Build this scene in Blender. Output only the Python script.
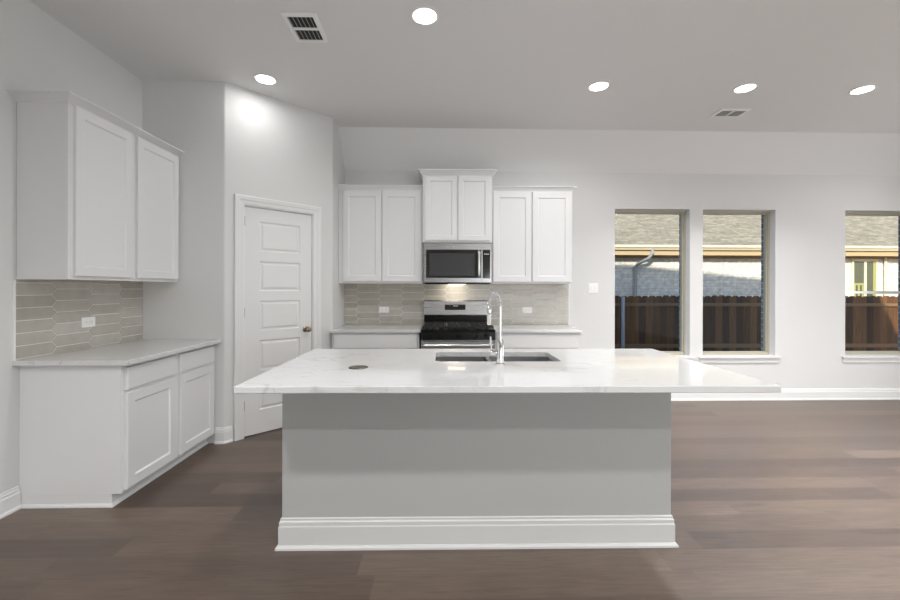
import bpy, bmesh, math, random
from mathutils import Matrix, Vector
random.seed(7)
PI = math.pi
scene = bpy.context.scene
col = scene.collection
for o in list(bpy.data.objects): bpy.data.objects.remove(o)

# ------------------------------------------------------------------ camera
cam_d = bpy.data.cameras.new('camera'); cam = bpy.data.objects.new('camera', cam_d); col.objects.link(cam)
cam_d.sensor_fit = 'HORIZONTAL'; cam_d.sensor_width = 36.0; cam_d.lens = 36.0 * 410 / 900
cam_d.shift_y = -11.3 / 900; cam_d.clip_start = .05
cam.matrix_world = (Matrix.Translation((.007, .004, 1.341)) @ Matrix.Rotation(math.radians(-1.455), 4, 'Z')
                    @ Matrix.Rotation(PI / 2, 4, 'X') @ Matrix.Rotation(math.radians(.13), 4, 'Z'))
scene.camera = cam
# ------------------------------------------------------------------ world, sun, added fill lights, exposure
w = bpy.data.worlds.new('world'); scene.world = w; w.use_nodes = True
wn = w.node_tree.nodes; wl = w.node_tree.links
bg = wn['Background']; sky = wn.new('ShaderNodeTexSky'); sky.sky_type = 'NISHITA'
sky.sun_disc = False; sky.sun_elevation = math.radians(24); sky.sun_rotation = math.radians(205); sky.altitude = 200
wl.new(sky.outputs[0], bg.inputs[0]); bg.inputs[1].default_value = .195
SUN_AZ, SUN_EL = math.radians(25), math.radians(24)
sd = bpy.data.lights.new('sun', 'SUN'); sun = bpy.data.objects.new('sun', sd); col.objects.link(sun)
sd.energy = 4.7; sd.angle = math.radians(.6); sd.color = (1, .88, .70)
sdir = Vector((math.sin(SUN_AZ) * math.cos(SUN_EL), math.cos(SUN_AZ) * math.cos(SUN_EL), -math.sin(SUN_EL)))
sun.rotation_euler = sdir.to_track_quat('-Z', 'Y').to_euler(); sun.location = (0, -8, 9)
def area(name, loc, d, sx, sy, e, c=(1, 1, 1)):
    l = bpy.data.lights.new(name, 'AREA'); l.shape = 'RECTANGLE'; l.size = sx; l.size_y = sy; l.energy = e; l.color = c
    o = bpy.data.objects.new(name, l); col.objects.link(o); o.location = loc
    o.rotation_euler = Vector(d).to_track_quat('-Z', 'Z').to_euler(); return o
area('fill_light_rear', (2.0, -4.05, 1.40), (-.12, 1, .12), 7.4, 2.45, 150, (.955, .98, 1))  # added fill light in front of the closed rear wall, no glazing there
area('fill_light_side', (6.33, 2.93, 1.25), (-1, -.25, -.05), 1.15, 2.2, 20, (.98, .99, 1))  # added fill light by the solid right wall, no door there
scene.view_settings.view_transform = 'Standard'; scene.view_settings.look = 'None'
scene.view_settings.gamma = 1; scene.view_settings.use_curve_mapping = False
scene.view_settings.exposure = 0.50

# ------------------------------------------------------------------ materials
def newmat(name, color=(.8, .8, .8), rough=.5, metal=0.0, spec=.5, coat=0, bump=None):
    m = bpy.data.materials.new(name); m.use_nodes = True
    nt = m.node_tree; b = nt.nodes['Principled BSDF']
    b.inputs['Base Color'].default_value = (*color, 1); b.inputs['Roughness'].default_value = rough
    b.inputs['Metallic'].default_value = metal; b.inputs['Specular IOR Level'].default_value = spec
    if coat: b.inputs['Coat Weight'].default_value = coat; b.inputs['Coat Roughness'].default_value = .08
    tc = nt.nodes.new('ShaderNodeTexCoord')
    if bump:
        sc, st = bump
        n = nt.nodes.new('ShaderNodeTexNoise'); n.inputs['Scale'].default_value = sc; n.inputs['Detail'].default_value = 3
        nt.links.new(tc.outputs['Object'], n.inputs['Vector'])
        bp = nt.nodes.new('ShaderNodeBump'); bp.inputs['Strength'].default_value = st; bp.inputs['Distance'].default_value = .002
        nt.links.new(n.outputs['Fac'], bp.inputs['Height']); nt.links.new(bp.outputs[0], b.inputs['Normal'])
    return m
def N(m, t, **kw):
    n = m.node_tree.nodes.new(t)
    for k, v in kw.items(): setattr(n, k, v)
    return n
def L(m, a, b): m.node_tree.links.new(a, b)
def mth(m, op, a, b=None, c=None):
    n = N(m, 'ShaderNodeMath', operation=op)
    for i, v in enumerate((a, b, c)):
        if v is None: continue
        if isinstance(v, (int, float)): n.inputs[i].default_value = v
        else: L(m, v, n.inputs[i])
    return n.outputs[0]
def ramp(m, fac, stops, interp='LINEAR'):
    r = N(m, 'ShaderNodeValToRGB'); cr = r.color_ramp; cr.interpolation = interp
    while len(cr.elements) < len(stops): cr.elements.new(.5)
    for e, (p, c) in zip(cr.elements, stops): e.position = p; e.color = (*c, 1)
    L(m, fac, r.inputs[0]); return r.outputs[0]
def mixc(m, fac, a, b, mode='MIX'):
    n = N(m, 'ShaderNodeMix', data_type='RGBA', blend_type=mode)
    for s, v in ((0, fac), (6, a), (7, b)):
        if isinstance(v, (int, float)): n.inputs[s].default_value = v
        elif isinstance(v, tuple): n.inputs[s].default_value = (*v, 1)
        else: L(m, v, n.inputs[s])
    return n.outputs[2]
def bsdf(m): return m.node_tree.nodes['Principled BSDF']
def texco(m): return next(n for n in m.node_tree.nodes if n.type == 'TEX_COORD')

M = {}
M['wall'] = newmat('wall_paint', (.695, .695, .692), .75, spec=.25, bump=(140, .12))
M['ceil'] = newmat('ceiling_paint', (.77, .77, .765), .85, spec=.2, bump=(110, .15))
M['trim'] = newmat('trim_paint', (.77, .77, .77), .35)
M['cab'] = newmat('cabinet_paint', (.74, .74, .745), .36)
M['cabin'] = newmat('cabinet_raw_underside', (.62, .47, .30), .6, bump=(60, .1))
M['island'] = newmat('island_paint', (.42, .425, .42), .5)
M['island_base'] = newmat('island_baseboard_paint', (.60, .605, .60), .4)
M['hinge'] = newmat('dull_nickel_hinge', (.42, .42, .41), .4, metal=1)
M['white_plastic'] = newmat('white_plastic', (.86, .86, .85), .3)
M['slot'] = newmat('dark_slot', (.03, .03, .03), .6)
M['ventdark'] = newmat('vent_throat', (.025, .025, .025), .8)
M['black'] = newmat('black_enamel', (.006, .006, .006), .22, spec=.25)
M['iron'] = newmat('cast_iron', (.012, .012, .012), .5, bump=(300, .2))
M['glassblack'] = newmat('black_glass', (.012, .012, .013), .06, coat=.5)
M['mwglass'] = newmat('microwave_window', (.05, .05, .052), .12, coat=.4)
M['knob'] = newmat('aged_brass', (.30, .25, .17), .28, metal=1)
M['chrome'] = newmat('chrome', (.80, .80, .80), .07, metal=1)
M['silver'] = newmat('satin_silver', (.75, .75, .74), .3, metal=1)
M['outlet_cap'] = newmat('brushed_bronze', (.16, .14, .11), .35, metal=.9)
M['digits'] = newmat('printed_marks', (.6, .65, .66), .5)
M['vinyl'] = newmat('almond_vinyl', (.46, .43, .345), .45)
M['gutter'] = newmat('cream_gutter', (.78, .70, .54), .4)
M['soffit'] = newmat('tan_soffit', (.40, .27, .14), .7)
M['fascia'] = newmat('tan_fascia', (.50, .38, .23), .6)
M['downspout'] = newmat('grey_downspout', (.30, .33, .36), .45)
M['fpost'] = newmat('galvanised_post', (.40, .47, .58), .4, metal=.3)
M['greenframe'] = newmat('yellow_green_frame', (.36, .36, .15), .5)
M['dirt'] = newmat('yard_soil', (.12, .10, .06), .95, bump=(8, .5))
M['darkroom'] = newmat('dim_window_glass', (.10, .11, .08), .08)

def stainless():
    m = newmat('stainless_steel', (.42, .42, .415), .26, metal=1); b = bsdf(m)
    n = N(m, 'ShaderNodeTexNoise'); mp = N(m, 'ShaderNodeMapping'); mp.inputs['Scale'].default_value = (4, 300, 300)
    L(m, texco(m).outputs['Object'], mp.inputs[0]); L(m, mp.outputs[0], n.inputs['Vector']); n.inputs['Scale'].default_value = 1
    r = N(m, 'ShaderNodeMapRange'); L(m, n.outputs['Fac'], r.inputs[0]); r.inputs[3].default_value = .2; r.inputs[4].default_value = .34
    L(m, r.outputs[0], b.inputs['Roughness']); return m
M['steel'] = stainless()
M['sinksteel'] = newmat('sink_steel', (.36, .36, .36), .32, metal=1)

def quartz():
    m = newmat('white_quartz', (.80, .80, .80), .06, spec=.85); b = bsdf(m); o = texco(m).outputs['Object']
    def vein(scale, dist, seed, width):
        mp = N(m, 'ShaderNodeMapping'); mp.inputs['Location'].default_value = seed; mp.inputs['Rotation'].default_value = (0, 0, .5)
        mp.inputs['Scale'].default_value = (1, 2.2, 1)
        L(m, o, mp.inputs[0])
        n = N(m, 'ShaderNodeTexNoise'); n.inputs['Scale'].default_value = scale; n.inputs['Detail'].default_value = 4; n.inputs['Distortion'].default_value = dist
        L(m, mp.outputs[0], n.inputs['Vector'])
        return ramp(m, mth(m, 'ABSOLUTE', mth(m, 'SUBTRACT', n.outputs['Fac'], .5)), [(0, (1, 1, 1)), (width, (0, 0, 0))])
    k = N(m, 'ShaderNodeTexNoise'); k.inputs['Scale'].default_value = 1.1; L(m, o, k.inputs['Vector'])
    gate = ramp(m, k.outputs['Fac'], [(.42, (0, 0, 0)), (.6, (1, 1, 1))])
    v = mixc(m, 1.0, mixc(m, 1.0, vein(1.1, .9, (3, 1, 0), .012), vein(2.3, 1.1, (8, 5, 2), .008), 'ADD'), gate, 'MULTIPLY')
    c = mixc(m, mth(m, 'MULTIPLY', v, .35), (.645, .645, .65), (.28, .28, .28))
    L(m, c, b.inputs['Base Color']); return m
M['quartz'] = quartz()

def floor_mat():
    m = newmat('oak_plank_floor', (.1, .08, .06), .38, spec=.5); b = bsdf(m); b.inputs['IOR'].default_value = 1.65; o = texco(m).outputs['Object']
    s = N(m, 'ShaderNodeSeparateXYZ'); L(m, o, s.inputs[0]); X, Y = s.outputs[0], s.outputs[1]
    PW, PL = .1565, 1.5
    yr = mth(m, 'DIVIDE', mth(m, 'SUBTRACT', Y, 1.93), PW); row = mth(m, 'FLOOR', yr)
    wn1 = N(m, 'ShaderNodeTexWhiteNoise', noise_dimensions='1D'); L(m, row, wn1.inputs['W'])
    xr = mth(m, 'ADD', mth(m, 'DIVIDE', X, PL), mth(m, 'MULTIPLY', wn1.outputs['Value'], 7.3)); cl = mth(m, 'FLOOR', xr)
    cb = N(m, 'ShaderNodeCombineXYZ'); L(m, row, cb.inputs[0]); L(m, cl, cb.inputs[1])
    wn2 = N(m, 'ShaderNodeTexWhiteNoise', noise_dimensions='3D'); L(m, cb.outputs[0], wn2.inputs['Vector'])
    tone = ramp(m, wn2.outputs['Value'], [(0, (.076, .051, .038)), (.35, (.096, .066, .049)), (.7, (.114, .080, .059)), (1, (.140, .100, .074))])
    # grain
    off = N(m, 'ShaderNodeVectorMath', operation='SCALE'); L(m, wn2.outputs['Color'], off.inputs[0]); off.inputs[3].default_value = 40
    ad = N(m, 'ShaderNodeVectorMath', operation='ADD'); L(m, o, ad.inputs[0]); L(m, off.outputs[0], ad.inputs[1])
    mp = N(m, 'ShaderNodeMapping'); mp.inputs['Scale'].default_value = (1.9, 30, 1); L(m, ad.outputs[0], mp.inputs[0])
    g = N(m, 'ShaderNodeTexNoise'); g.inputs['Scale'].default_value = 2.4; g.inputs['Detail'].default_value = 7; g.inputs['Roughness'].default_value = .65; g.inputs['Distortion'].default_value = .5
    L(m, mp.outputs[0], g.inputs['Vector'])
    gr = ramp(m, g.outputs['Fac'], [(.30, (.68, .67, .66)), (.5, (1, 1, 1)), (.70, (1.28, 1.27, 1.26))])
    c = mixc(m, 1.0, tone, gr, 'MULTIPLY')
    fy = mth(m, 'FRACT', yr); fx = mth(m, 'FRACT', xr)
    ey = mth(m, 'MULTIPLY', mth(m, 'MINIMUM', fy, mth(m, 'SUBTRACT', 1, fy)), PW)
    ex = mth(m, 'MULTIPLY', mth(m, 'MINIMUM', fx, mth(m, 'SUBTRACT', 1, fx)), PL)
    e = mth(m, 'MINIMUM', ex, ey)
    seam = ramp(m, mth(m, 'MULTIPLY', e, 100), [(.05, (0, 0, 0)), (.22, (1, 1, 1))])
    c2 = mixc(m, seam, (.085, .066, .052), c)
    L(m, c2, b.inputs['Base Color'])
    rr = N(m, 'ShaderNodeMapRange'); L(m, g.outputs['Fac'], rr.inputs[0]); rr.inputs[3].default_value = .30; rr.inputs[4].default_value = .46
    L(m, rr.outputs[0], b.inputs['Roughness'])
    bp = N(m, 'ShaderNodeBump'); bp.inputs['Strength'].default_value = .25; bp.inputs['Distance'].default_value = .001
    L(m, mth(m, 'ADD', mth(m, 'MULTIPLY', g.outputs['Fac'], .5), seam), bp.inputs['Height']); L(m, bp.outputs[0], b.inputs['Normal'])
    return m
M['floor'] = floor_mat()

def tile_mat():
    m = newmat('picket_tile_glaze', (.5, .5, .46), .16, spec=.5); b = bsdf(m)
    a = N(m, 'ShaderNodeAttribute', attribute_name='tone')
    c = ramp(m, a.outputs['Fac'], [(0, (.43, .415, .37)), (.5, (.475, .458, .41)), (1, (.52, .51, .47))])
    n = N(m, 'ShaderNodeTexNoise'); n.inputs['Scale'].default_value = 14; n.inputs['Detail'].default_value = 3; L(m, texco(m).outputs['Object'], n.inputs['Vector'])
    g = ramp(m, n.outputs['Fac'], [(.3, (.93, .93, .92)), (.7, (1.05, 1.05, 1.05))])
    L(m, mixc(m, 1.0, c, g, 'MULTIPLY'), b.inputs['Base Color'])
    bp = N(m, 'ShaderNodeBump'); bp.inputs['Strength'].default_value = .25; bp.inputs['Distance'].default_value = .004
    L(m, n.outputs['Fac'], bp.inputs['Height']); L(m, bp.outputs[0], b.inputs['Normal']); return m
M['tile'] = tile_mat()
M['grout'] = newmat('white_grout', (.72, .71, .68), .8)

def brick_mat(name, c1, c2, mort, plane='XZ', bw=.24, rh=.075, ms=.008, bump=.6):
    m = newmat(name, c1, .85); b = bsdf(m); s = N(m, 'ShaderNodeSeparateXYZ'); L(m, texco(m).outputs['Object'], s.inputs[0])
    cb = N(m, 'ShaderNodeCombineXYZ'); L(m, mth(m, 'ADD', s.outputs[0], s.outputs[1]) if plane == 'XZ' else s.outputs[0], cb.inputs[0])
    L(m, s.outputs[2] if plane == 'XZ' else s.outputs[1], cb.inputs[1])
    t = N(m, 'ShaderNodeTexBrick'); L(m, cb.outputs[0], t.inputs['Vector']); t.inputs['Scale'].default_value = 1
    t.inputs['Brick Width'].default_value = bw; t.inputs['Row Height'].default_value = rh; t.inputs['Mortar Size'].default_value = ms
    t.inputs['Color1'].default_value = (*c1, 1); t.inputs['Color2'].default_value = (*c2, 1); t.inputs['Mortar'].default_value = (*mort, 1)
    n = N(m, 'ShaderNodeTexNoise'); n.inputs['Scale'].default_value = 9; n.inputs['Detail'].default_value = 5; L(m, texco(m).outputs['Object'], n.inputs['Vector'])
    g = ramp(m, n.outputs['Fac'], [(.3, (.72, .72, .72)), (.7, (1.2, 1.2, 1.2))])
    L(m, mixc(m, 1.0, t.outputs['Color'], g, 'MULTIPLY'), b.inputs['Base Color'])
    bp = N(m, 'ShaderNodeBump'); bp.inputs['Strength'].default_value = bump; bp.inputs['Distance'].default_value = .01
    L(m, mth(m, 'SUBTRACT', n.outputs['Fac'], t.outputs['Fac']), bp.inputs['Height']); L(m, bp.outputs[0], b.inputs['Normal']); return m
M['brick'] = brick_mat('whitewashed_brick', (.78, .76, .73), (.66, .65, .63), (.60, .59, .57))
M['ownbrick'] = brick_mat('grey_blue_brick', (.20, .23, .29), (.13, .15, .20), (.46, .46, .46))
M['shingle'] = brick_mat('tan_shingles', (.42, .38, .30), (.27, .25, .20), (.20, .18, .14), 'XY', .26, .10, .006, .8)

def fence_mat():
    m = newmat('cedar_fence_boards', (.12, .07, .04), .8); b = bsdf(m); o = texco(m).outputs['Object']
    s = N(m, 'ShaderNodeSeparateXYZ'); L(m, o, s.inputs[0])
    idx = mth(m, 'FLOOR', mth(m, 'DIVIDE', s.outputs[0], .14))
    wn_ = N(m, 'ShaderNodeTexWhiteNoise', noise_dimensions='1D'); L(m, idx, wn_.inputs['W'])
    c = ramp(m, wn_.outputs['Value'], [(0, (.045, .018, .007)), (.5, (.10, .045, .017)), (1, (.19, .09, .036))])
    mp = N(m, 'ShaderNodeMapping'); mp.inputs['Scale'].default_value = (30, 30, 1.5); L(m, o, mp.inputs[0])
    n = N(m, 'ShaderNodeTexNoise'); n.inputs['Scale'].default_value = 1.5; n.inputs['Detail'].default_value = 5; L(m, mp.outputs[0], n.inputs['Vector'])
    g = ramp(m, n.outputs['Fac'], [(.3, (.6, .6, .6)), (.7, (1.3, 1.25, 1.2))])
    L(m, mixc(m, 1.0, c, g, 'MULTIPLY'), b.inputs['Base Color']); return m
M['fence'] = fence_mat()
M['rail'] = newmat('fence_rail_wood', (.22, .13, .07), .8, bump=(40, .3))

def glass_mat():
    m = bpy.data.materials.new('window_glass'); m.use_nodes = True; nt = m.node_tree; nt.nodes.clear()
    out = nt.nodes.new('ShaderNodeOutputMaterial'); mx = nt.nodes.new('ShaderNodeMixShader')
    t = nt.nodes.new('ShaderNodeBsdfTransparent'); t.inputs[0].default_value = (.93, .95, .95, 1)
    g = nt.nodes.new('ShaderNodeBsdfGlossy'); g.inputs['Roughness'].default_value = .02
    ge = nt.nodes.new('ShaderNodeNewGeometry'); dp = nt.nodes.new('ShaderNodeVectorMath'); dp.operation = 'DOT_PRODUCT'
    nt.links.new(ge.outputs['Normal'], dp.inputs[0]); nt.links.new(ge.outputs['Incoming'], dp.inputs[1])
    f = nt.nodes.new('ShaderNodeMath'); f.operation = 'MULTIPLY_ADD'; f.inputs[1].default_value = .5; f.inputs[2].default_value = .02
    p5 = nt.nodes.new('ShaderNodeMath'); p5.operation = 'POWER'; p5.inputs[1].default_value = 5
    ab = nt.nodes.new('ShaderNodeMath'); ab.operation = 'ABSOLUTE'; om = nt.nodes.new('ShaderNodeMath'); om.operation = 'SUBTRACT'; om.inputs[0].default_value = 1
    nt.links.new(dp.outputs['Value'], ab.inputs[0]); nt.links.new(ab.outputs[0], om.inputs[1]); nt.links.new(om.outputs[0], p5.inputs[0]); nt.links.new(p5.outputs[0], f.inputs[0])
    nt.links.new(f.outputs[0], mx.inputs[0]); nt.links.new(t.outputs[0], mx.inputs[1]); nt.links.new(g.outputs[0], mx.inputs[2]); nt.links.new(mx.outputs[0], out.inputs[0])
    return m
M['glass'] = glass_mat()
def emit(name, c, s):
    m = bpy.data.materials.new(name); m.use_nodes = True; b = m.node_tree.nodes['Principled BSDF']
    b.inputs['Base Color'].default_value = (*c, 1); b.inputs['Emission Color'].default_value = (*c, 1); b.inputs['Emission Strength'].default_value = s; return m
M['lens'] = emit('led_lens', (1, .985, .96), 7)
M['warmlens'] = emit('warm_task_lens', (1, .88, .7), 2.5)

# ------------------------------------------------------------------ mesh helpers
def box(bm, x0, x1, y0, y1, z0, z1, bev=0, seg=1):
    r = bmesh.ops.create_cube(bm, size=1, matrix=Matrix.Translation(((x0 + x1) / 2, (y0 + y1) / 2, (z0 + z1) / 2)) @ Matrix.Diagonal((x1 - x0, y1 - y0, z1 - z0, 1)))
    if bev:
        es = {e for v in r['verts'] for e in v.link_edges}
        bmesh.ops.bevel(bm, geom=list(es), offset=bev, segments=seg, affect='EDGES', profile=.5)
    return bm
def loft(bm, loops, close=False, cap0=True, cap1=True):
    vs = [[bm.verts.new(p) for p in lp] for lp in loops]; n = len(vs[0])
    rng = range(len(vs)) if close else range(len(vs) - 1)
    for i in rng:
        a, b = vs[i], vs[(i + 1) % len(vs)]
        for k in range(n):
            bm.faces.new((a[k], a[(k + 1) % n], b[(k + 1) % n], b[k]))
    if not close:
        if cap0: bm.faces.new(list(reversed(vs[0])))
        if cap1: bm.faces.new(vs[-1])
    return bm
def lathe(bm, prof, c=(0, 0, 0), axis='Z', n=32, closed=False):
    loops = []
    for r, h in prof:
        lp = []
        for k in range(n):
            a = 2 * PI * k / n; x, y = r * math.cos(a), r * math.sin(a)
            p = {'Z': (x, y, h), 'Y': (x, h, y), 'X': (h, x, y)}[axis]
            lp.append((p[0] + c[0], p[1] + c[1], p[2] + c[2]))
        loops.append(lp)
    return loft(bm, loops, close=closed)
def tube(bm, pts, r, n=12):
    pts = [Vector(p) for p in pts]; loops = []; up = None
    for i, p in enumerate(pts):
        t = (pts[min(i + 1, len(pts) - 1)] - pts[max(i - 1, 0)]).normalized()
        if up is None:
            up = Vector((0, 0, 1)) if abs(t.z) < .9 else Vector((1, 0, 0))
        a = (up - t * up.dot(t)).normalized(); up = a; b = t.cross(a)
        rr = r[i] if isinstance(r, (list, tuple)) else r
        loops.append([p + (a * math.cos(2 * PI * k / n) + b * math.sin(2 * PI * k / n)) * rr for k in range(n)])
    return loft(bm, loops)
def prism(bm, poly, z0, z1):
    return loft(bm, [[(x, y, z0) for x, y in poly], [(x, y, z1) for x, y in poly]])
def sweep(bm, path, prof, side=1, closed=False, mapf=None):
    """profile (out, up) pushed along a 2D path with mitred corners; out is to the right of travel when side=1"""
    P = [Vector(p) for p in path]; n = len(P); loops = []
    for i in range(n):
        d1 = (P[i] - P[i - 1]).normalized() if (i > 0 or closed) else None
        d2 = (P[(i + 1) % n] - P[i]).normalized() if (i < n - 1 or closed) else None
        d1 = d1 or d2; d2 = d2 or d1
        n1 = Vector((d1.y, -d1.x)) * side; n2 = Vector((d2.y, -d2.x)) * side
        mv = (n1 + n2); mv = mv / max(mv.dot(n1), .2)
        lp = []
        for o_, u_ in prof:
            q = P[i] + mv * o_
            lp.append(mapf(q.x, q.y, u_) if mapf else (q.x, q.y, u_))
        loops.append(lp)
    return loft(bm, loops, close=closed)
def obj(name, bm, mat, parent=None, smooth=None):
    bmesh.ops.recalc_face_normals(bm, faces=bm.faces)
    me = bpy.data.meshes.new(name); bm.to_mesh(me); bm.free()
    for m_ in (mat if isinstance(mat, list) else [mat]): me.materials.append(M[m_])
    if smooth:
        me.shade_smooth()
        try: me.set_sharp_from_angle(angle=math.radians(smooth))
        except Exception: pass
    o = bpy.data.objects.new(name, me); col.objects.link(o)
    if parent: o.parent = parent
    return o
def B(): return bmesh.new()
def bx(name, mat, parent, *a, **k): return obj(name, box(B(), *a, **k), mat, parent)
def tag(o, label, cat=None, group=None, kind=None):
    if label: o['label'] = label
    if cat: o['category'] = cat
    if group: o['group'] = group
    if kind: o['kind'] = kind
    return o
def thing(name, label, cat, loc=(0, 0, 0), rz=0, group=None):
    o = bpy.data.objects.new(name, None); col.objects.link(o); o.empty_display_size = .1
    o.location = loc; o.rotation_euler = (0, 0, rz); return tag(o, label, cat, group)
def struct(name, bm, mat, label=None, parent=None, smooth=None):
    o = obj(name, bm, mat, parent, smooth)
    if not parent: o['kind'] = 'structure'
    if label: o['label'] = label
    return o

# ------------------------------------------------------------------ dimensions
XL, XR, YR, D, H = -2.555, 6.4, -4.15, 4.88, 3.13
YW = 3.60; CX, CY = -1.855, 3.60; SX = -1.115; SY = CY + (SX - CX)      # wing wall, pantry corners
YB, ZB = 4.57, 2.737                                                    # ceiling break and back wall top
# ------------------------------------------------------------------ room shell
struct('floor', box(B(), XL - .15, XR + .15, YR - .15, D + .1, -.12, 0), 'floor', 'dark brown oak plank floor')
bm = B(); box(bm, XL - .15, XR + .15, YR - .15, YB, H, H + .12)
loft(bm, [[(x, YB, H), (x, YB, H + .12), (x, D + .3, H + .12), (x, D + .3, ZB - .25 * (H - ZB) / (D - YB) * 0), (x, D, ZB)] for x in (XL - .15, XR + .15)])
struct('ceiling', bm, 'ceil', 'light grey ceiling sloping down along the back wall')
struct('wall_left', box(B(), XL - .15, XL, YR - .15, YW + .1, 0, H), 'wall', 'plain light grey wall on the left')
struct('wall_right', box(B(), XR, XR + .15, YR - .15, D + .25, 0, H), 'wall')
struct('wall_rear', box(B(), XL, XR, YR - .15, YR, 0, H), 'wall')
WIN = [(2.109, 3.033), (3.184, 4.086), (4.950, 5.870)]; WZ0, WZ1 = .532, 2.307; WT = .12
def holes_wall(bm, x0, x1, y0, y1, z0, z1, wins, wz0, wz1):
    box(bm, x0, x1, y0, y1, z0, wz0); box(bm, x0, x1, y0, y1, wz1, z1)
    xs = [x0] + [v for w_ in wins for v in w_] + [x1]
    for i in range(0, len(xs), 2): box(bm, xs[i], xs[i + 1], y0, y1, wz0, wz1)
    return bm
struct('wall_back', holes_wall(B(), SX - .1, XR, D, D + WT, 0, ZB, WIN, WZ0, WZ1), 'wall', 'light grey back wall with three windows')
# exterior brick veneer
ob = struct('wall_back_exterior', holes_wall(B(), -4, XR + .15, D + WT + .03, D + WT + .09, -.6, 2.75, [(a + .0, b - .012) for a, b in WIN], WZ0 - .02, WZ1 + .01), 'ownbrick', 'blue grey exterior brick seen at the edge of the windows')
# pantry walls: rounded corners, door opening in the diagonal
S2 = math.sqrt(.5)
def dg(s, out=0): return (CX + s * S2 + out * S2, CY + s * S2 - out * S2)      # along the diagonal, out into the room
DO0, DO1, DOT = .157, .825, 2.09
def arc_corner(p, d1, d2, r):
    d1 = Vector(d1).normalized(); d2 = Vector(d2).normalized(); p = Vector(p)
    ang = d1.angle(d2); t = r * math.tan(ang / 2); out = []
    a, b = p - d1 * t, p + d2 * t
    for k in range(7):
        u = k / 6; q = a.lerp(p, u).lerp(p.lerp(b, u), u); out.append((q.x, q.y))
    return out
dv = (S2, S2)
bm = B(); prism(bm, [(XL, YW)] + arc_corner((CX, CY), (1, 0), dv, .03) + [dg(DO0), dg(DO0, -.11), (XL, YW + .11)], 0, H)
prism(bm, [dg(DO1)] + arc_corner((SX, SY), dv, (0, 1), .03) + [(SX, D), (SX - .11, D), dg(DO1, -.11)], 0, H)
prism(bm, [dg(DO0), dg(DO1), dg(DO1, -.11), dg(DO0, -.11)], DOT, H)
struct('wall_pantry', bm, 'wall', 'angled light grey wall around the pantry door', smooth=20)

# baseboards -------------------------------------------------------
BBP = [(0, 0), (.024, 0), (.024, .012), (.016, .022), (.016, .098), (.012, .104), (.012, .118), (.007, .124), (.007, .134), (0, .138)]
def baseboard(name, path, side=1, label=None): return struct(name, sweep(B(), path, BBP, side), 'trim', label)
baseboard('baseboard_back', [(1.512, D), (XR, D)], 1, 'white stepped baseboard under the back windows')
baseboard('baseboard_left', [(XL, YR), (XL, 2.565)], 1, 'white stepped baseboard on the left wall')
baseboard('baseboard_right', [(XR, D), (XR, YR)], 1)
baseboard('baseboard_pantry', [(-1.925, YW), (CX, CY), dg(.065)], 1, 'short white baseboard beside the pantry door')

# windows ----------------------------------------------------------
def window(n, x0, x1, label, hung=False):
    ya = D + .085; f = .040
    fr = struct('window_%d' % n, B_ring(x0, x1, WZ0, WZ1, f, ya, D + WT + .02), 'vinyl', label)
    if hung:
        zc = (1.345)
        p = obj('sash_rail', box(B(), x0 + f, x1 - f, ya - .012, ya + .05, zc - .055, zc - .022, .003), 'silver', fr)
        p['label'] = 'pale grey meeting rail'
        gp = [(WZ0 + f, zc - .055), (zc - .022, WZ1 - f)]
    else: gp = [(WZ0 + f, WZ1 - f)]
    for a, b in gp: obj('glass_pane', box(B(), x0 + f, x1 - f, ya + .02, ya + .024, a, b), 'glass', fr)
    bm = B(); box(bm, x0 - .045, x1 + .045, D - .035, D, WZ0 - .022, WZ0, .004, 2); box(bm, x0, x1, D - .0, ya, WZ0 - .022, WZ0 + .0005)
    obj('window_stool', bm, 'trim', fr)
    bm = B(); box(bm, x0 - .03, x1 + .03, D - .014, D, WZ0 - .08, WZ0 - .022, .003); obj('window_apron', bm, 'trim', fr)
    bm = B(); t = .004
    box(bm, x0, x0 + t, D + .002, ya, WZ0, WZ1); box(bm, x1 - t, x1, D + .002, ya, WZ0, WZ1)
    obj('jamb_liner', bm, 'trim', fr); return fr
def B_ring(x0, x1, z0, z1, f, y0, y1):
    R = lambda i, y: [(x0 + i, y, z0 + i), (x1 - i, y, z0 + i), (x1 - i, y, z1 - i), (x0 + i, y, z1 - i)]
    return loft(B(), [R(0, y0), R(0, y1), R(f, y1), R(f, y0 + .02), R(f * .55, y0 + .02), R(f * .55, y0)], close=True)
window(1, *WIN[0], 'almond framed fixed window nearest the kitchen cabinets')
window(2, *WIN[1], 'almond framed fixed window, middle of the three')
window(3, *WIN[2], 'almond framed single hung window at the right edge', True)

# pantry door ------------------------------------------------------
door = thing('door_1', 'white five panel pantry door', None, (CX, CY, 0), PI / 4); door['kind'] = 'structure'
bm = B(); s0, s1, zt = DO0 + .012, DO1 - .012, DOT - .014; yf, yb = .010, .045
PS0, PS1 = s0 + .132, s1 - .120; tops = [1.955 - .365 * k for k in range(5)]; ph = .275
box(bm, s0, PS0, yf, yb, .008, zt); box(bm, PS1, s1, yf, yb, .008, zt)
zs = [zt] + [v for t_ in tops for v in (t_, t_ - ph)] + [.008]
for i in range(0, len(zs), 2): box(bm, PS0, PS1, yf, yb, zs[i + 1], zs[i])
for t_ in tops:
    R = lambda i, y: [(PS0 + i, y, t_ - ph + i), (PS1 - i, y, t_ - ph + i), (PS1 - i, y, t_ - i), (PS0 + i, y, t_ - i)]
    loft(bm, [R(0, yb), R(0, yf), R(.010, yf + .010), R(.022, yf + .009), R(.034, yf + .002)])
obj('door_slab', bm, 'trim', door)
bm = B(); box(bm, DO0, DO0 + .010, .0, .11, 0, DOT); box(bm, DO1 - .010, DO1, .0, .11, 0, DOT); box(bm, DO0, DO1, .0, .11, DOT - .010, DOT)
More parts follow.
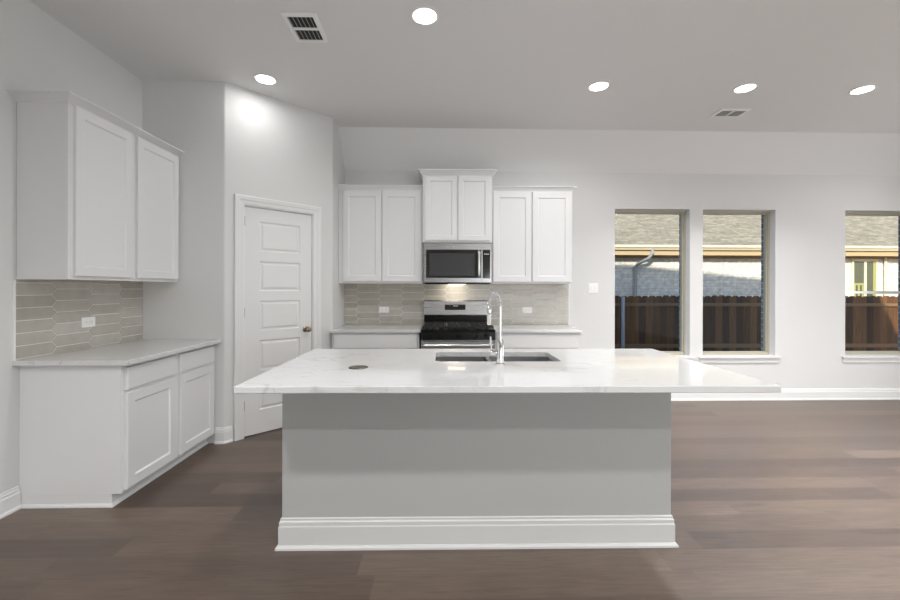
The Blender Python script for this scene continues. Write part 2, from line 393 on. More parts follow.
box(bm, DO0 + .010, DO0 + .024, .048, .06, 0, DOT); box(bm, DO1 - .024, DO1 - .010, .048, .06, 0, DOT); box(bm, DO0, DO1, .048, .06, DOT - .024, DOT)
obj('door_jamb', bm, 'trim', door)
CP = [(0, 0), (0, -.012), (.012, -.016), (.040, -.018), (.046, -.022), (.075, -.024), (.084, -.020), (.084, 0)]
bm = B(); sweep(bm, [(DO0 + .004, 0), (DO0 + .004, DOT - .004), (DO1 - .004, DOT - .004), (DO1 - .004, 0)], CP, -1, mapf=lambda x, y, u: (x, u, y))
obj('door_casing', bm, 'trim', door)
for z in (1.90, 1.08, .24):
    bm = B(); lathe(bm, [(.0001, 0), (.006, 0), (.006, .088), (.0001, .088)], (s0 - .004, .003, z), n=12); box(bm, s0 - .012, s0 + .004, .006, .010, z + .002, z + .086)
    tag(obj('hinge', bm, 'hinge', door, 40), 'satin grey hinge')
bm = B(); lathe(bm, [(.0001, .010), (.031, .010), (.031, .004), (.026, .000), (.012, -.004), (.010, -.026), (.017, -.032), (.026, -.044), (.028, -.052), (.024, -.062), (.012, -.067), (.0001, -.068)], (s1 - .062, 0, .935), 'Y')
tag(obj('door_knob', bm, 'knob', door, 40), 'aged brass round knob')

# ------------------------------------------------------------------ cabinets (local: x along, back at y=0, front towards -y)
def shaker(bm, x0, x1, z0, z1, y, t=.02, st=.062, rec=.009):
    R = lambda i, yy: [(x0 + i, yy, z0 + i), (x1 - i, yy, z0 + i), (x1 - i, yy, z1 - i), (x0 + i, yy, z1 - i)]
    return loft(bm, [R(0, y), R(0, y - t + .003), R(.003, y - t), R(st, y - t), R(st + .006, y - t + .004), R(st + .010, y - t + rec)])
def slab_front(bm, x0, x1, z0, z1, y, t=.02):
    R = lambda i, yy: [(x0 + i, yy, z0 + i), (x1 - i, yy, z0 + i), (x1 - i, yy, z1 - i), (x0 + i, yy, z1 - i)]
    return loft(bm, [R(0, y), R(0, y - t + .005), R(.005, y - t)])
CROWN = [(0, -.014), (.006, -.014), (.008, -.004), (.022, .014), (.032, .026), (.036, .030), (.044, .034), (.044, .044), (0, .044)]
def upper(label, w_, d_, h_, loc, rz, doors, dtop=.02, dbot=.02, lo=False, cr=1.0, group='white upper cabinets', st=.062, sides=(1, 1)):
    t = thing('upper_cabinet', label, 'cabinet', loc, rz, None)
    bm = B(); box(bm, 0, w_, -d_, 0, .014, h_, .0015); box(bm, 0, w_, -d_, -d_ + .019, 0, .0145); box(bm, 0, .016, -d_ + .018, 0, 0, .0145); box(bm, w_ - .016, w_, -d_ + .018, 0, 0, .0145)
    obj('cabinet_body', bm, 'cab', t)
    tag(obj('underside_panel', box(B(), .017, w_ - .017, -d_ + .02, -.002, .0004, .0138), 'cabin', t), 'unpainted tan wood underside')
    for a, b in doors: obj('door', shaker(B(), a, b, dbot, h_ - dtop, -d_ - .0005, st=st), 'cab', t)
    if sides[0] and sides[1]: path = [(0, -.001), (0, -d_), (w_, -d_), (w_, -.001)]
    elif sides[0]: path = [(0, -.001), (0, -d_), (w_, -d_)]
    elif sides[1]: path = [(0, -d_), (w_, -d_), (w_, -.001)]
    else: path = [(0, -d_), (w_, -d_)]
    bm = B(); sweep(bm, path, [(a * cr, h_ + b * (.8 if cr > 1.2 else min(cr, 1.15) if b > 0 else 1)) for a, b in CROWN], 1, mapf=None)
    box(bm, 0.001, w_ - .001, -d_ + .001, -.001, h_ + .0005, h_ + .044 * (.8 if cr > 1.2 else min(cr, 1.15)) - .002)
    obj('crown_molding', bm, 'cab', t); return t
# left wall (rotated so the front faces +X)
upper('white two door upper cabinet on the left wall above the short counter', 1.044, .305, 1.084, (XL + .001, 2.551, 1.392), PI / 2,
      [(.035, .498), (.553, 1.024)], dbot=.022, dtop=.016, cr=1.35, st=.055, sides=(1, 0))
ZU = 1.398
upper('white two door upper cabinet left of the microwave', .931, .305, 1.045, (-1.113, D - .001, ZU), 0, [(.050, .475), (.485, .912)], cr=.95, sides=(0, 0))
upper('white two door upper cabinet right of the microwave, nearest the windows', .913, .305, 1.045, (.583, D - .001, ZU), 0, [(.018, .448), (.458, .894)], cr=.95, sides=(0, 1))
upper('short raised white two door cabinet directly over the microwave', .762, .385, .742, (-.180, D - .001, 1.848), 0, [(.026, .374), (.388, .736)], dbot=.02, cr=1.1, st=.05)

def base(label, w_, d_, loc, rz, fronts, ends=(1, 1), top=.884):
    """fronts: list of ('drawer'|'door', x0, x1, z0, z1)"""
    t = thing('base_cabinet', label, 'cabinet', loc, rz)
    bm = B(); box(bm, 0, w_, -d_, 0, .076, top, .0015)
    box(bm, 0.001, w_ - .001, -d_ + .055, 0, 0, .076)
    obj('cabinet_body', bm, 'cab', t)
    for k, a, b, c, d2 in fronts:
        if k == 'drawer': obj('drawer_front', slab_front(B(), a, b, c, d2, -d_ - .0005), 'cab', t)
        else: obj('door', shaker(B(), a, b, c, d2, -d_ - .0005), 'cab', t)
    path = [(0.001, 0), (0.001, -d_ + .055), (w_, -d_ + .055)] if ends[0] else [(0, -d_ + .055), (w_, -d_ + .055)]
    sweep_b = sweep(B(), path, [(0, 0), (.013, 0), (.012, .010), (.006, .018), (0, .019)], 1)
    tag(obj('shoe_molding', sweep_b, 'trim', t), 'thin white quarter round at the floor'); return t
base('white base cabinet on the left wall with two drawers over two doors', 1.026, .61, (XL + .001, 2.570, 0), PI / 2,
     [('drawer', .026, .496, .708, .848), ('drawer', .548, 1.008, .708, .848), ('door', .026, .496, .092, .690), ('door', .548, 1.008, .092, .690)], top=.870)
base('white base cabinet left of the range against the pantry wall', .905, .60, (-1.108, D - .001, 0), 0,
     [('drawer', .022, .884, .722, .862), ('door', .022, .447, .098, .704), ('door', .457, .884, .098, .704)], (0, 0))
base('white base cabinet right of the range beside the window wall', .905, .60, (.590, D - .001, 0), 0,
     [('drawer', .022, .884, .722, .862), ('door', .022, .447, .098, .704), ('door', .457, .884, .098, .704)], (0, 0))

# countertops
def counter(name, label, x0, x1, y0, y1, zt=.915):
    o = obj(name, box(B(), x0, x1, y0, y1, zt - .030, zt, .003, 2), 'quartz'); return tag(o, label, 'countertop')
counter('countertop', 'white veined quartz countertop on the left wall base cabinet', XL + .001, -1.883, 2.530, YW - .001, .901)
counter('countertop', 'white quartz countertop between the pantry wall and the range', SX + .002, -.188, 4.245, D - .001)
counter('countertop', 'white quartz countertop right of the range, ending near the windows', .578, 1.50, 4.245, D - .001)

# ------------------------------------------------------------------ picket tile backsplashes
def clip(poly, x0, x1, z0, z1):
    for ax, lim, sg in ((0, x0, 1), (0, x1, -1), (1, z0, 1), (1, z1, -1)):
        out = []
        for i in range(len(poly)):
            a, b = poly[i - 1], poly[i]; da, db = (a[ax] - lim) * sg, (b[ax] - lim) * sg
            if (da >= 0) != (db >= 0):
                t_ = da / (da - db); out.append((a[0] + (b[0] - a[0]) * t_, a[1] + (b[1] - a[1]) * t_))
            if db >= 0: out.append(b)
        poly = out
        if len(poly) < 3: return []
    cl = []
    for p in poly:
        if not cl or (abs(p[0] - cl[-1][0]) + abs(p[1] - cl[-1][1])) > 1e-5: cl.append(p)
    if len(cl) > 2 and abs(cl[0][0] - cl[-1][0]) + abs(cl[0][1] - cl[-1][1]) < 1e-5: cl.pop()
    return cl
def splash(label, w_, h_, loc, rz, ox, oz, edge, Lp=.262, pt=.036, hh=.0385):
    t = thing('tile_backsplash', label, 'backsplash', loc, rz)
    obj('grout_bed', box(B(), 0, w_, -.0085, 0, 0, h_), 'grout', t)
    bm = B(); lay = bm.faces.layers.float.new('tone'); g = .0026
    A = Lp / 2 + pt / 2     # half length to the point
    for i in range(-2, int(w_ / Lp) + 3):
        for j in range(-2, int(h_ / (2 * hh)) + 3):
            cx = ox + i * Lp; cz = oz + j * 2 * hh + (hh if i % 2 else 0)
            P = [(cx - A + g, cz), (cx - A + pt + g * .5, cz - hh + g), (cx + A - pt - g * .5, cz - hh + g), (cx + A - g, cz), (cx + A - pt - g * .5, cz + hh - g), (cx - A + pt + g * .5, cz + hh - g)]
            P = clip(P, .002, w_ - .002, .002, h_ - .002)
            if len(P) < 3: continue
            mx = sum(p[0] for p in P) / len(P); mz = sum(p[1] for p in P) / len(P); tone = random.random()
            sc = lambda k, y: [(mx + (x - mx) * (1 - k / max(.01, abs(x - mx))) if abs(x - mx) > k * 2 else x, y, mz + (z - mz) * (1 - k / max(.004, abs(z - mz))) if abs(z - mz) > k * 2 else z) for x, z in P]
            nf = len(bm.faces); loft(bm, [sc(0, -.0080), sc(0, -.0097), sc(.0012, -.0107)], cap0=False)
            bm.faces.ensure_lookup_table()
            for f_ in bm.faces[nf:]: f_[lay] = tone
    tag(obj('picket_tiles', bm, 'tile', t), 'greige elongated hexagon tiles')
    if edge is not None: obj('edge_trim', box(B(), edge, edge + .010, -.012, 0, 0, h_), 'white_plastic', t)
    return t
splash('greige picket tile backsplash behind the range and counters', 2.660, .484, (SX + .001, D - .0005, .9155), 0, .281, .0305, 2.662)
splash('greige picket tile backsplash on the left wall over the short counter', 1.060, .486, (XL + .0005, 2.539, .9015), PI / 2, .391, .0845, -.011, Lp=.282)

# ------------------------------------------------------------------ outlets and switch
def outlet(label, loc, rz, group=None):
    t = thing('wall_outlet', label, 'outlet', loc, rz, group)
    obj('cover_plate', box(B(), -.058, .058, -.006, 0, -.036, .036, .002, 2), 'white_plastic', t)
    for s in (-1, 1):
        x = s * .020
        r = obj('receptacle', box(B(), x - .0165, x + .0165, -.008, -.005, -.014, .014, .0015, 2), 'white_plastic', t)
        bm = B(); box(bm, x - .005, x + .005, -.0084, -.0078, .004, .006); box(bm, x - .004, x + .004, -.0084, -.0078, -.007, -.005); box(bm, x + .009, x + .012, -.0084, -.0078, -.002, .002)
        obj('slot', bm, 'slot', r)
    return t
outlet('white outlet in the tile left of the range', (-.649, D - .0115, 1.092), 0)
outlet('white outlet in the tile right of the faucet spout', (1.052, D - .0115, 1.088), 0)
outlet('white outlet in the tile over the left wall counter', (XL + .0115, 3.045, 1.092), PI / 2)
t = thing('light_switch', 'white double rocker light switch on the wall between cabinets and first window', 'switch', (1.850, D - .0005, 1.352))
obj('cover_plate', box(B(), -.058, .058, -.006, 0, -.058, .058, .002, 2), 'white_plastic', t)
for s in (-1, 1): obj('rocker', box(B(), s * .023 - .0165, s * .023 + .0165, -.010, -.005, -.033, .033, .002, 2), 'white_plastic', t)

# ------------------------------------------------------------------ microwave
t = thing('microwave', 'stainless over-the-range microwave with black glass door', 'microwave', (.203, D - .002, 1.392))
MW = .374; yf = -.372
bm = B(); box(bm, -MW, MW, yf, 0, .012, .450, .003); obj('housing', bm, 'steel', t)
tag(bx('vent_base', 'black', t, -MW + .01, MW - .01, yf + .005, -.01, 0, .012), 'black vented underside')
xd = .262
R = lambda a, b, c, d_, y: [(a, y, c), (b, y, c), (b, y, d_), (a, y, d_)]
bm = B(); loft(bm, [R(-MW, xd, .016, .448, yf - .001), R(-MW, xd, .016, .448, yf - .026), R(-MW + .004, xd, .020, .444, yf - .030), R(-MW + .030, xd - .004, .066, .376, yf - .030), R(-MW + .032, xd - .006, .068, .374, yf - .027)])
dr = obj('oven_door', bm, 'steel', t)
bx('door_glass', 'glassblack', dr, -MW + .031, xd - .004, yf - .0290, yf - .026, .067, .375)
tag(bx('viewing_window', 'mwglass', dr, -MW + .065, xd - .075, yf - .0297, yf - .0285, .092, .335), 'smoked grey viewing window')
bm = B(); tube(bm, [(xd - .030, yf - .030, .085), (xd - .030, yf - .058, .095), (xd - .030, yf - .064, .14), (xd - .030, yf - .064, .30), (xd - .030, yf - .058, .350), (xd - .030, yf - .030, .360)], .0145, 14)
obj('handle', bm, 'silver', dr, 50)
bm = B(); loft(bm, [R(xd + .003, MW, .016, .448, yf - .001), R(xd + .003, MW, .016, .448, yf - .026), R(xd + .003, MW - .004, .020, .444, yf - .030)])
cp = obj('control_panel', bm, 'steel', t)
bx('keypad', 'glassblack', cp, xd + .012, MW - .018, yf - .0315, yf - .029, .062, .376)
bm = B()
for k in range(3): bx('display_digit', 'digits', cp, xd + .030 + k * .018, xd + .042 + k * .018, yf - .0322, yf - .0312, .322, .334)
bm.free()
bm = B(); lathe(bm, [(.0001, yf - .0300), (.007, yf - .0300), (.007, yf - .0315), (.0001, yf - .0316)], (-.045, 0, .411), 'Y', 16); obj('badge', bm, 'silver', dr)
bm = B(); box(bm, -.10, .10, yf + .10, yf + .17, -.003, .0005); tl = tag(obj('task_light', bm, 'warmlens', t), 'warm lit lamp under the microwave')
ld = bpy.data.lights.new('task_lamp', 'AREA'); ld.shape = 'RECTANGLE'; ld.size = .22; ld.size_y = .06; ld.energy = .8; ld.color = (1, .89, .74)
lo = bpy.data.objects.new('task_lamp', ld); col.objects.link(lo); lo.parent = t; lo.location = (-.02, -.16, -.006); lo.rotation_euler = (math.radians(28), 0, 0)

# ------------------------------------------------------------------ range
t = thing('gas_range', 'stainless gas range with black cooktop between the back counters', 'range', (.199, D - .012, 0))
RW = .379; F = -.650
bm = B(); box(bm, -RW, RW, F, -.04, .06, .895); box(bm, -RW + .03, RW - .03, F + .06, -.06, 0, .06); obj('range_body', bm, 'steel', t)
bx('cooktop', 'black', t, -RW - .001, RW + .001, F - .035, -.045, .895, .918, bev=.004)
bm = B(); loft(bm, [[(x, F + .0, .812), (x, F - .040, .820), (x, F - .030, .918), (x, F + .02, .918)] for x in (-RW - .001, RW + .001)])
fp = obj('control_panel', bm, 'black', t)
for k in range(5):
    x = [-.29, -.18, 0, .18, .29][k]
    bm = B(); lathe(bm, [(.0001, F - .033), (.024, F - .033), (.023, F - .052), (.019, F - .055), (.019, F - .068), (.0001, F - .069)], (x, 0, .868), 'Y', 20)
    box(bm, x - .004, x + .004, F - .073, F - .060, .852, .884, .002); kb = tag(obj('burner_knob', bm, 'black', fp, 40), 'black burner knob')
bm = B(); R2 = lambda i, y: [(-RW + i, y, .235 + i), (RW - i, y, .235 + i), (RW - i, y, .806 - i), (-RW + i, y, .806 - i)]
loft(bm, [R2(0, F - .001), R2(0, F - .032), R2(.005, F - .037)]); od = obj('oven_door', bm, 'steel', t)
bx('door_window', 'glassblack', od, -.27, .27, F - .0385, F - .036, .34, .64)
bm = B(); tube(bm, [(-RW + .03, F - .078, .768), (RW - .03, F - .078, .768)], .014, 16)
for s in (-1, 1): box(bm, s * .32 - .012, s * .32 + .012, F - .078, F - .034, .757, .779, .002)
obj('handle', bm, 'silver', od, 50)
bm = B(); R3 = lambda i, y: [(-RW + i, y, .068 + i), (RW - i, y, .068 + i), (RW - i, y, .225 - i), (-RW + i, y, .225 - i)]
loft(bm, [R3(0, F - .001), R3(0, F - .028), R3(.005, F - .033)]); obj('storage_drawer', bm, 'steel', t)
# backguard: black riser with stainless console
bx('backguard_riser', 'black', t, -RW + .01, RW - .01, -.075, -.01, .918, 1.04)
bm = B(); loft(bm, [[(x, -.010, 1.030), (x, -.098, 1.030), (x, -.100, 1.040), (x, -.082, 1.196), (x, -.075, 1.204), (x, -.010, 1.204)] for x in (-RW + .004, RW - .004)])
bgd = obj('backguard', bm, 'steel', t)
bm = B(); loft(bm, [[(x, -.0925, 1.094), (x, -.0950, 1.094), (x, -.0880, 1.156), (x, -.0850, 1.156)] for x in (-.130, .110)])
dp = tag(obj('display', bm, 'glassblack', bgd), 'black touch display')
bm = B()
for k in range(4): bx('display_digit', 'digits', dp, -.030 + k * .014, -.021 + k * .014, -.0925, -.0885, 1.134, 1.147)
bm.free()

for i, x in enumerate((-.245, 0, .245)):
    bm = B(); gw = .112; y0, y1, zt_ = F - .020, -.11, .958
    for a in (x - gw, x + gw): box(bm, a - .006, a + .006, y0, y1, zt_ - .016, zt_, .002)
    for yy in (y0 + .006, (y0 + y1) / 2, y1 - .006): box(bm, x - gw, x + gw, yy - .006, yy + .006, zt_ - .016, zt_, .002)
    for yy in (y0 + (y1 - y0) * .27, y0 + (y1 - y0) * .73):
        box(bm, x - gw, x + gw, yy - .005, yy + .005, zt_ - .014, zt_ + .002, .001); box(bm, x - .005, x + .005, yy - .10, yy + .10, zt_ - .014, zt_ + .002, .001)
    for a in (x - gw, x + gw):
        for yy in (y0 + .006, y1 - .006): box(bm, a - .006, a + .006, yy - .006, yy + .006, .917, zt_ - .01)
    obj('grate', bm, 'iron', t)
for x, y in ((-.245, F + .13), (.245, F + .13), (-.245, -.25), (.245, -.25), (0, -.36)):
    bm = B(); lathe(bm, [(.0001, .917), (.048, .917), (.046, .926), (.030, .928), (.030, .936), (.0001, .938)], (x, y, 0), 'Z', 24); obj('burner', bm, 'iron', t, 40)

# ------------------------------------------------------------------ island
IX0, IX1, IY0, IY1 = -.803, 1.227, 2.135, 2.86
t = thing('kitchen_island', 'light grey painted island base with stepped white baseboard', 'island', ((IX0 + IX1) / 2, (IY0 + IY1) / 2, 0))
hx, hy = (IX1 - IX0) / 2, (IY1 - IY0) / 2
bm = B(); box(bm, -hx, hx, -hy, -hy + .09, 0, .8845, .002); box(bm, -hx, -hx + .03, -hy + .09, hy - .02, 0, .8845); box(bm, hx - .03, hx, -hy + .09, hy - .02, 0, .8845)
box(bm, -hx + .03, hx - .03, -hy + .09, hy - .08, 0, .09); box(bm, -hx, hx, hy - .02, hy, .09, .8845)
obj('island_body', bm, 'island', t)
IBP = [(0, 0), (.027, 0), (.026, .010), (.018, .019), (.014, .020), (.014, .112), (.011, .118), (.011, .136), (.006, .142), (.006, .152), (0, .156)]
bm = sweep(B(), [(-hx, hy - .06), (-hx, -hy), (hx, -hy), (hx, hy - .06)], IBP, 1)
tag(obj('baseboard', bm, 'island_base', t), 'white stepped baseboard')
n_ = 4; ww = (2 * hx - .06) / n_
for k in range(n_):
    bm = B(); a = hx - .03 - k * ww; loft(bm, [[(a - .01 - i, y, .11 + i), (a - ww + .01 + i, y, .11 + i), (a - ww + .01 + i, y, .865 - i), (a - .01 - i, y, .865 - i)] for i, y in ((0, hy + .0005), (0, hy + .018), (.003, hy + .02), (.06, hy + .02), (.068, hy + .012))])
    obj('door', bm, 'cab', t)
# island countertop with sink cutout
SX0, SX1, SY0, SY1 = -.018, .728, 2.400, 2.757
def rr(x0, x1, y0, y1, r, z, n=5):
    out = []
    for cx, cy, a0 in ((x1 - r, y1 - r, 0), (x0 + r, y1 - r, 90), (x0 + r, y0 + r, 180), (x1 - r, y0 + r, 270)):
        for k in range(n + 1):
            a = math.radians(a0 + 90 * k / n); out.append((cx + r * math.cos(a), cy + r * math.sin(a), z))
    return out
tx0, tx1, ty0, ty1 = -.878, 1.524, 1.787, 2.915
bm = B(); loft(bm, [rr(tx0 + .003, tx1 - .003, ty0 + .003, ty1 - .003, .004, .885), rr(tx0, tx1, ty0, ty1, .005, .888), rr(tx0, tx1, ty0, ty1, .005, .9125), rr(tx0 + .0025, tx1 - .0025, ty0 + .0025, ty1 - .0025, .004, .915),
                    rr(SX0, SX1, SY0, SY1, .025, .915), rr(SX0, SX1, SY0, SY1, .025, .885)], close=True)
tag(obj('island_countertop', bm, 'quartz'), 'large glossy white quartz island countertop with grey veining and sink cutout', 'countertop')
# sink
t = thing('kitchen_sink', 'double bowl stainless undermount sink in the island countertop', 'sink', ((SX0 + SX1) / 2, (SY0 + SY1) / 2, .66))
cx, cy = (SX0 + SX1) / 2, (SY0 + SY1) / 2
def bowl(x0, x1, y0, y1):
    q = lambda i, z, r: [(a - cx, b - cy, c) for a, b, c in rr(x0 + i, x1 - i, y0 + i, y1 - i, r, z)]
    bm = B(); loft(bm, [q(-.012, .2245, .03), q(0, .2245, .025), q(.004, .06, .025), q(.02, .030, .03), q(.08, .022, .03), q(.08, .018, .03), q(.016, .022, .03), q(0, .05, .03), q(-.003, .218, .03), q(-.012, .218, .03)], close=False, cap0=False, cap1=False)
    box(bm, x0 + .075 - cx, x1 - .075 - cx, y0 + .075 - cy, y1 - .075 - cy, .016, .0225)
    return bm
for a, b in ((SX0 - .003, .309), (.333, SX1 + .003)):
    o = obj('bowl', bowl(a, b, SY0 - .003, SY1 + .003), 'sinksteel', t, 40)
    bm = B(); lathe(bm, [(.0001, .0245), (.040, .0245), (.044, .0225), (.044, .005), (.0001, .005)], ((a + b) / 2 - cx, 0, 0)); obj('drain', bm, 'chrome', o, 40)
# faucet
t = thing('kitchen_faucet', 'tall chrome spring spout faucet on the island in front of the sink', 'faucet', (.352, 2.325, .915))
bm = B(); lathe(bm, [(.0001, 0), (.026, 0), (.026, .004), (.0215, .007), (.0215, .128), (.018, .134), (.0001, .134)], n=28); obj('faucet_body', bm, 'chrome', t, 40)
dxy = Vector((-.25, .968)).normalized(); rad = .088; top = .318
pts = [(0, 0, .12), (0, 0, .20), (0, 0, top)]
for k in range(1, 25):
    a = PI * k / 24; rr_ = rad * (1 - math.cos(a)); pts.append((dxy.x * rr_, dxy.y * rr_, top + .080 * math.sin(a)))
ex, ey = dxy.x * 2 * rad, dxy.y * 2 * rad
bm = B(); tube(bm, pts[:3] + [pts[3]], .0085, 14); obj('riser', bm, 'chrome', t, 50)
bm = B(); tube(bm, pts[2:] + [(ex, ey, top - .02)], .006, 10)
obj('hose', bm, 'silver', t, 50)
# spring coil
bm = B(); cpts = []; path = [Vector(p) for p in [(0, 0, top - .045)] + pts[2:] + [(ex, ey, top - .03)]]
lens = [0]
for a, b in zip(path, path[1:]): lens.append(lens[-1] + (b - a).length)
turns = 24; ns = turns * 10; side = Vector((-dxy.y, dxy.x, 0))
for i in range(ns + 1):
    s = lens[-1] * i / ns; k = 0
    while k < len(lens) - 2 and lens[k + 1] < s: k += 1
    u = (s - lens[k]) / (lens[k + 1] - lens[k]); p = path[k].lerp(path[k + 1], u); tg = (path[k + 1] - path[k]).normalized(); nn = side.cross(tg).normalized()
    a = 2 * PI * turns * i / ns; cpts.append(p + (side * math.cos(a) + nn * math.sin(a)) * .0115)
tube(bm, cpts, .0030, 6); obj('spring_coil', bm, 'chrome', t, 60)
bm = B(); lathe(bm, [(.0001, .205), (.011, .206), (.0135, .212), (.0135, .262), (.0155, .268), (.0155, .312), (.012, .320), (.0001, .321)], (ex, ey, 0)); obj('spray_head', bm, 'chrome', t, 40)
bm = B(); lathe(bm, [(.0001, -.055), (.015, -.055), (.0165, -.052), (.0165, -.019), (.0001, -.019)], (0, 0, .068), 'X', 20); hn = obj('valve', bm, 'chrome', t, 40)
bm = B(); tube(bm, [(-.048, 0, .075), (-.054, -.004, .11), (-.056, -.008, .155)], [.006, .0055, .0045], 10); obj('lever_handle', bm, 'chrome', hn, 50)
# pop-up outlet
t = thing('popup_outlet', 'small round dark metal pop-up outlet cap on the island countertop', 'outlet', (-.428, 2.218, .9152))
bm = B(); lathe(bm, [(.0001, 0), (.052, 0), (.052, .002), (.050, .0035), (.043, .0035), (.042, .002), (.041, .0035), (.0001, .004)]); obj('cap', bm, 'outlet_cap', t, 30)

# ------------------------------------------------------------------ ceiling fixtures
LAMPS = {}
def lamp_data(wt):
    if wt not in LAMPS:
        ld = bpy.data.lights.new('can_lamp', 'AREA'); ld.shape = 'DISK'; ld.size = .14; ld.energy = wt; ld.spread = math.radians(112 if wt >= 15 else 175 if wt < 4 else 158); ld.color = (1, .99, .975); LAMPS[wt] = ld
    return LAMPS[wt]
def can(label, x, y, wt=14, group=None, master=[None]):
    if master[0] is None:
        t = thing('recessed_light', label, 'ceiling light', (x, y, H), 0, group)
        bm = B(); lathe(bm, [(.076, -.001), (.096, -.001), (.096, -.004), (.090, -.007), (.080, -.007), (.076, -.004)], closed=True, n=48); obj('trim_ring', bm, 'white_plastic', t, 30)
        bm = B(); lathe(bm, [(.0001, -.0025), (.0765, -.0025), (.0765, -.004), (.0001, -.005)], n=48); obj('lens', bm, 'lens', t)
        ld = lamp_data(wt)
        lo = bpy.data.objects.new('can_lamp', ld); col.objects.link(lo); lo.parent = t; lo.location = (0, 0, -.008)
        master[0] = t
    else:
        t = master[0].copy(); col.objects.link(t); t.location = (x, y, H); tag(t, label)
        for ch in list(master[0].children):
            c = ch.copy(); col.objects.link(c); c.parent = t
            if c.type == 'LIGHT': c.data = lamp_data(wt)
    return t
can('round recessed ceiling light nearest the camera, right of the square slotted vent', -.094, 2.695, 13)
can('round recessed ceiling light close to the pantry wall top', -1.485, 3.55, 1.9)
can('round recessed ceiling light above the right upper cabinet, leftmost of the three right ones', 1.407, 3.585, 13)
can('round recessed ceiling light in front of the far vent, middle of the three right ones', 2.716, 3.58, 16)
can('round recessed ceiling light at the far right, rightmost of the three right ones', 3.784, 3.577, 15)
for x, y, wt in [(2.75, 2.2, 17), (3.95, 2.2, 17), (5.15, 2.2, 15), (5.15, 3.58, 8), (-1.45, .30, 17), (.30, .23, 12), (1.9, .23, 14), (4.2, .23, 16), (-1.0, -1.0, 14), (.9, -1.0, 10), (2.8, -1.0, 12), (4.8, -1.0, 12)]:  # right-hand lamps added to brighten the floor; rear rows inferred from island shade
    can('unseen round recessed ceiling light outside the picture', x, y, wt)['group'] = 'unseen ceiling lights outside the picture'
def vent(label, x0, x1, y0, y1, longy=True):
    t = thing('ceiling_vent', label, 'vent', ((x0 + x1) / 2, (y0 + y1) / 2, H), 0 if longy else -PI / 2)
    a, b = ((x1 - x0) / 2, (y1 - y0) / 2) if longy else ((y1 - y0) / 2, (x1 - x0) / 2); f = .032
    R = lambda i, z, bot=0: [(-a + i, -b + i, z), (a - i, -b + i, z), (a - i, b - i, z), (-a + i, b - i, z)]
    bm = B(); loft(bm, [R(0, -.001), R(0, -.004), R(.010, -.010), R(f, -.010), R(f, -.001)], close=True); box(bm, -a + f, a - f, -.010, .010, -.010, -.002)
    obj('frame', bm, 'white_plastic', t)
    obj('throat', box(B(), -a + f, a - f, -b + f, b - f, -.0025, -.001), 'ventdark', t)
    n = 6; wv = (2 * a - 2 * f) / n
    for r0, r1 in ((-b + f, -.010), (.010, b - f)):
        for k in range(n):
            x = -a + f + wv * (k + .5) - wv * .3
            bm = B(); loft(bm, [[(x - .001, y, -.0028), (x + .001, y, -.0028), (x + .005, y, -.0105), (x + .003, y, -.0105)] for y in (r0, r1)]); obj('louver', bm, 'white_plastic', t)
    return t
vent('white slotted air vent in the ceiling left of the nearest light', -1.032, -.798, 2.685, 3.005)
vent('white air vent in the ceiling above the windows, near the slope', 2.79, 3.10, 3.985, 4.18, False)

# ------------------------------------------------------------------ outside
struct('ground', box(B(), -8, 30, D + .3, 32, -.8, -.6), 'dirt', 'bare yard soil')
# our own unseen roof, ridge and end shaped to shade the neighbour's wall
bm = B()
e = [(-6, 7.0), (.77, 6.62), (4.0, 6.28), (4.85, 6.19)]
loft(bm, [[(x, YR - .4, 3.36), (x, 1.0, z), (x, D + .35, 3.36), (x, D + .35, 3.28), (x, YR - .4, 3.28)] for x, z in e])
struct('roof', bm, 'shingle', 'unseen roof over the room, shaped for its shade')
# fence
def onground(z): return z
t = thing('wooden_fence', 'dark brown cedar board fence outside the windows', 'fence', (8.0, 8.0, -.6))
bm = B(); x = -7.5; k = 0
while x < 9.0:
    hgt = 1.815 + random.uniform(-.008, .008); w1 = .137
    loft(bm, [[(x, y, 0.02), (x + w1, y, 0.02), (x + w1, y, hgt - .03), (x + w1 - .03, y, hgt), (x + .03, y, hgt), (x, y, hgt - .03)] for y in (0.002, .018)])
    x += .14
obj('board_panel', bm, 'fence', t)
for z in (1.61, .82, .78 - .0): pass
for z in (1.608, .79): obj('rail', box(B(), -7.5, 9.0, -.04, 0, z, z + .06 if z > 1 else z + .07), 'rail', t)
for px in (-7.4, -4.41, -.70, 3.0, 6.7):
    bm = B(); lathe(bm, [(.0001, 0), (.033, 0), (.033, 1.79), (.02, 1.80), (.0001, 1.80)], (px, -.075, 0), n=16); tag(obj('post', bm, 'fpost', t, 40), 'galvanised blue grey post')
# neighbour's house
t = thing('neighbor_house', 'pale brick single storey house beyond the fence', 'house', (8, 10.5, -.6))
YH = 10.5
bm = B(); box(bm, -9, 14, 0, .2, 0, 2.80); obj('wall', bm, 'brick', t)
# frieze, soffit, fascia, gutter, roof
obj('frieze_board', box(B(), -9.0, 14, -.02, 0, 2.74, 2.80), 'soffit', t)
obj('soffit', box(B(), -9.3, 14.3, -.30, .0, 2.80, 2.82), 'soffit', t)
obj('fascia', box(B(), -9.3, 14.3, -.32, -.30, 2.80, 3.02), 'fascia', t)
bm = B(); loft(bm, [[(x, -.322, 2.92), (x, -.38, 2.925), (x, -.40, 2.96), (x, -.435, 2.99), (x, -.435, 3.045), (x, -.415, 3.045), (x, -.415, 3.0), (x, -.325, 2.95)] for x in (-9.3, 14.3)])
obj('gutter', bm, 'gutter', t)
pit = .50
bm = B(); loft(bm, [[(x, -.36, 3.03), (x, 5.5, 3.03 + 6.06 * pit), (x, 11.5, 3.03), (x, 11.5, 2.93), (x, 5.5, 2.93 + 6.06 * pit), (x, -.36, 3.00)] for x in (-9.6, 14.6)])
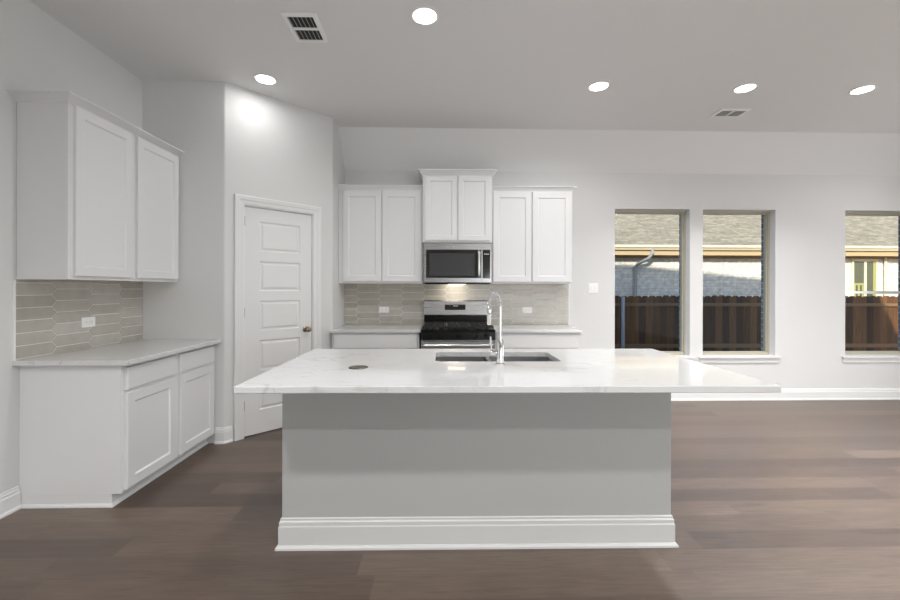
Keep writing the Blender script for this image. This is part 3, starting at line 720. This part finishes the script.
obj('roof', bm, 'shingle', t)
# downspout: outlet from the gutter, elbow back to the wall, then down
bm = B(); gx = 5.33 - 8; wx = 5.05 - 8
tube(bm, [(gx, -.38, 2.97), (gx, -.37, 2.84), (gx - .06, -.30, 2.72), (wx + .03, -.12, 2.58), (wx, -.06, 2.50), (wx, -.055, 2.30), (wx, -.055, .1)], .042, 8)
tag(obj('downspout', bm, 'downspout', t), 'grey downspout with an elbow under the gutter')
# neighbour's window seen through the right window
nx0, nx1, nz0, nz1 = 10.80 - 8, 11.52 - 8, 1.35, 2.74
bm = B(); R = lambda i, y: [(nx0 + i, y, nz0 + i), (nx1 - i, y, nz0 + i), (nx1 - i, y, nz1 - i), (nx0 + i, y, nz1 - i)]
loft(bm, [R(0, -.001), R(0, -.03), R(.06, -.03), R(.06, -.001)], close=True); box(bm, nx0 + .34, nx0 + .40, -.028, -.001, nz0, nz1)
wf = tag(obj('window', bm, 'gutter', t), 'cream framed window')
bm = B()
for q in (.06, .17, .28): box(bm, nx0 + q, nx0 + q + .05, -.024, -.013, nz0 + .06, 2.06)
box(bm, nx0 + .06, nx0 + .33, -.024, -.013, 2.06, 2.11); box(bm, nx1 - .14, nx1 - .06, -.024, -.013, nz0 + .06, nz1 - .06)
obj('muntin', bm, 'greenframe', wf)
bm = B(); tube(bm, [(11.68 - 8, -.05, .1), (11.68 - 8, -.05, 2.78)], .03, 8); tag(obj('downspout', bm, 'gutter', t), 'cream downspout right of the window')
obj('pane', box(B(), nx0 + .05, nx1 - .05, -.012, -.002, nz0 + .05, nz1 - .05), 'darkroom', wf)

# the island stands a touch off square to the back wall
piv = Matrix.Translation((.32, 2.35, 0)); rot = piv @ Matrix.Rotation(math.radians(-.5), 4, 'Z') @ piv.inverted()
for o in col.objects:
    if o.parent is None and o.name.split('.')[0] in ('kitchen_island', 'island_countertop', 'kitchen_sink', 'kitchen_faucet', 'popup_outlet'):
        o.matrix_world = rot @ Matrix.LocRotScale(o.location, o.rotation_euler, o.scale)
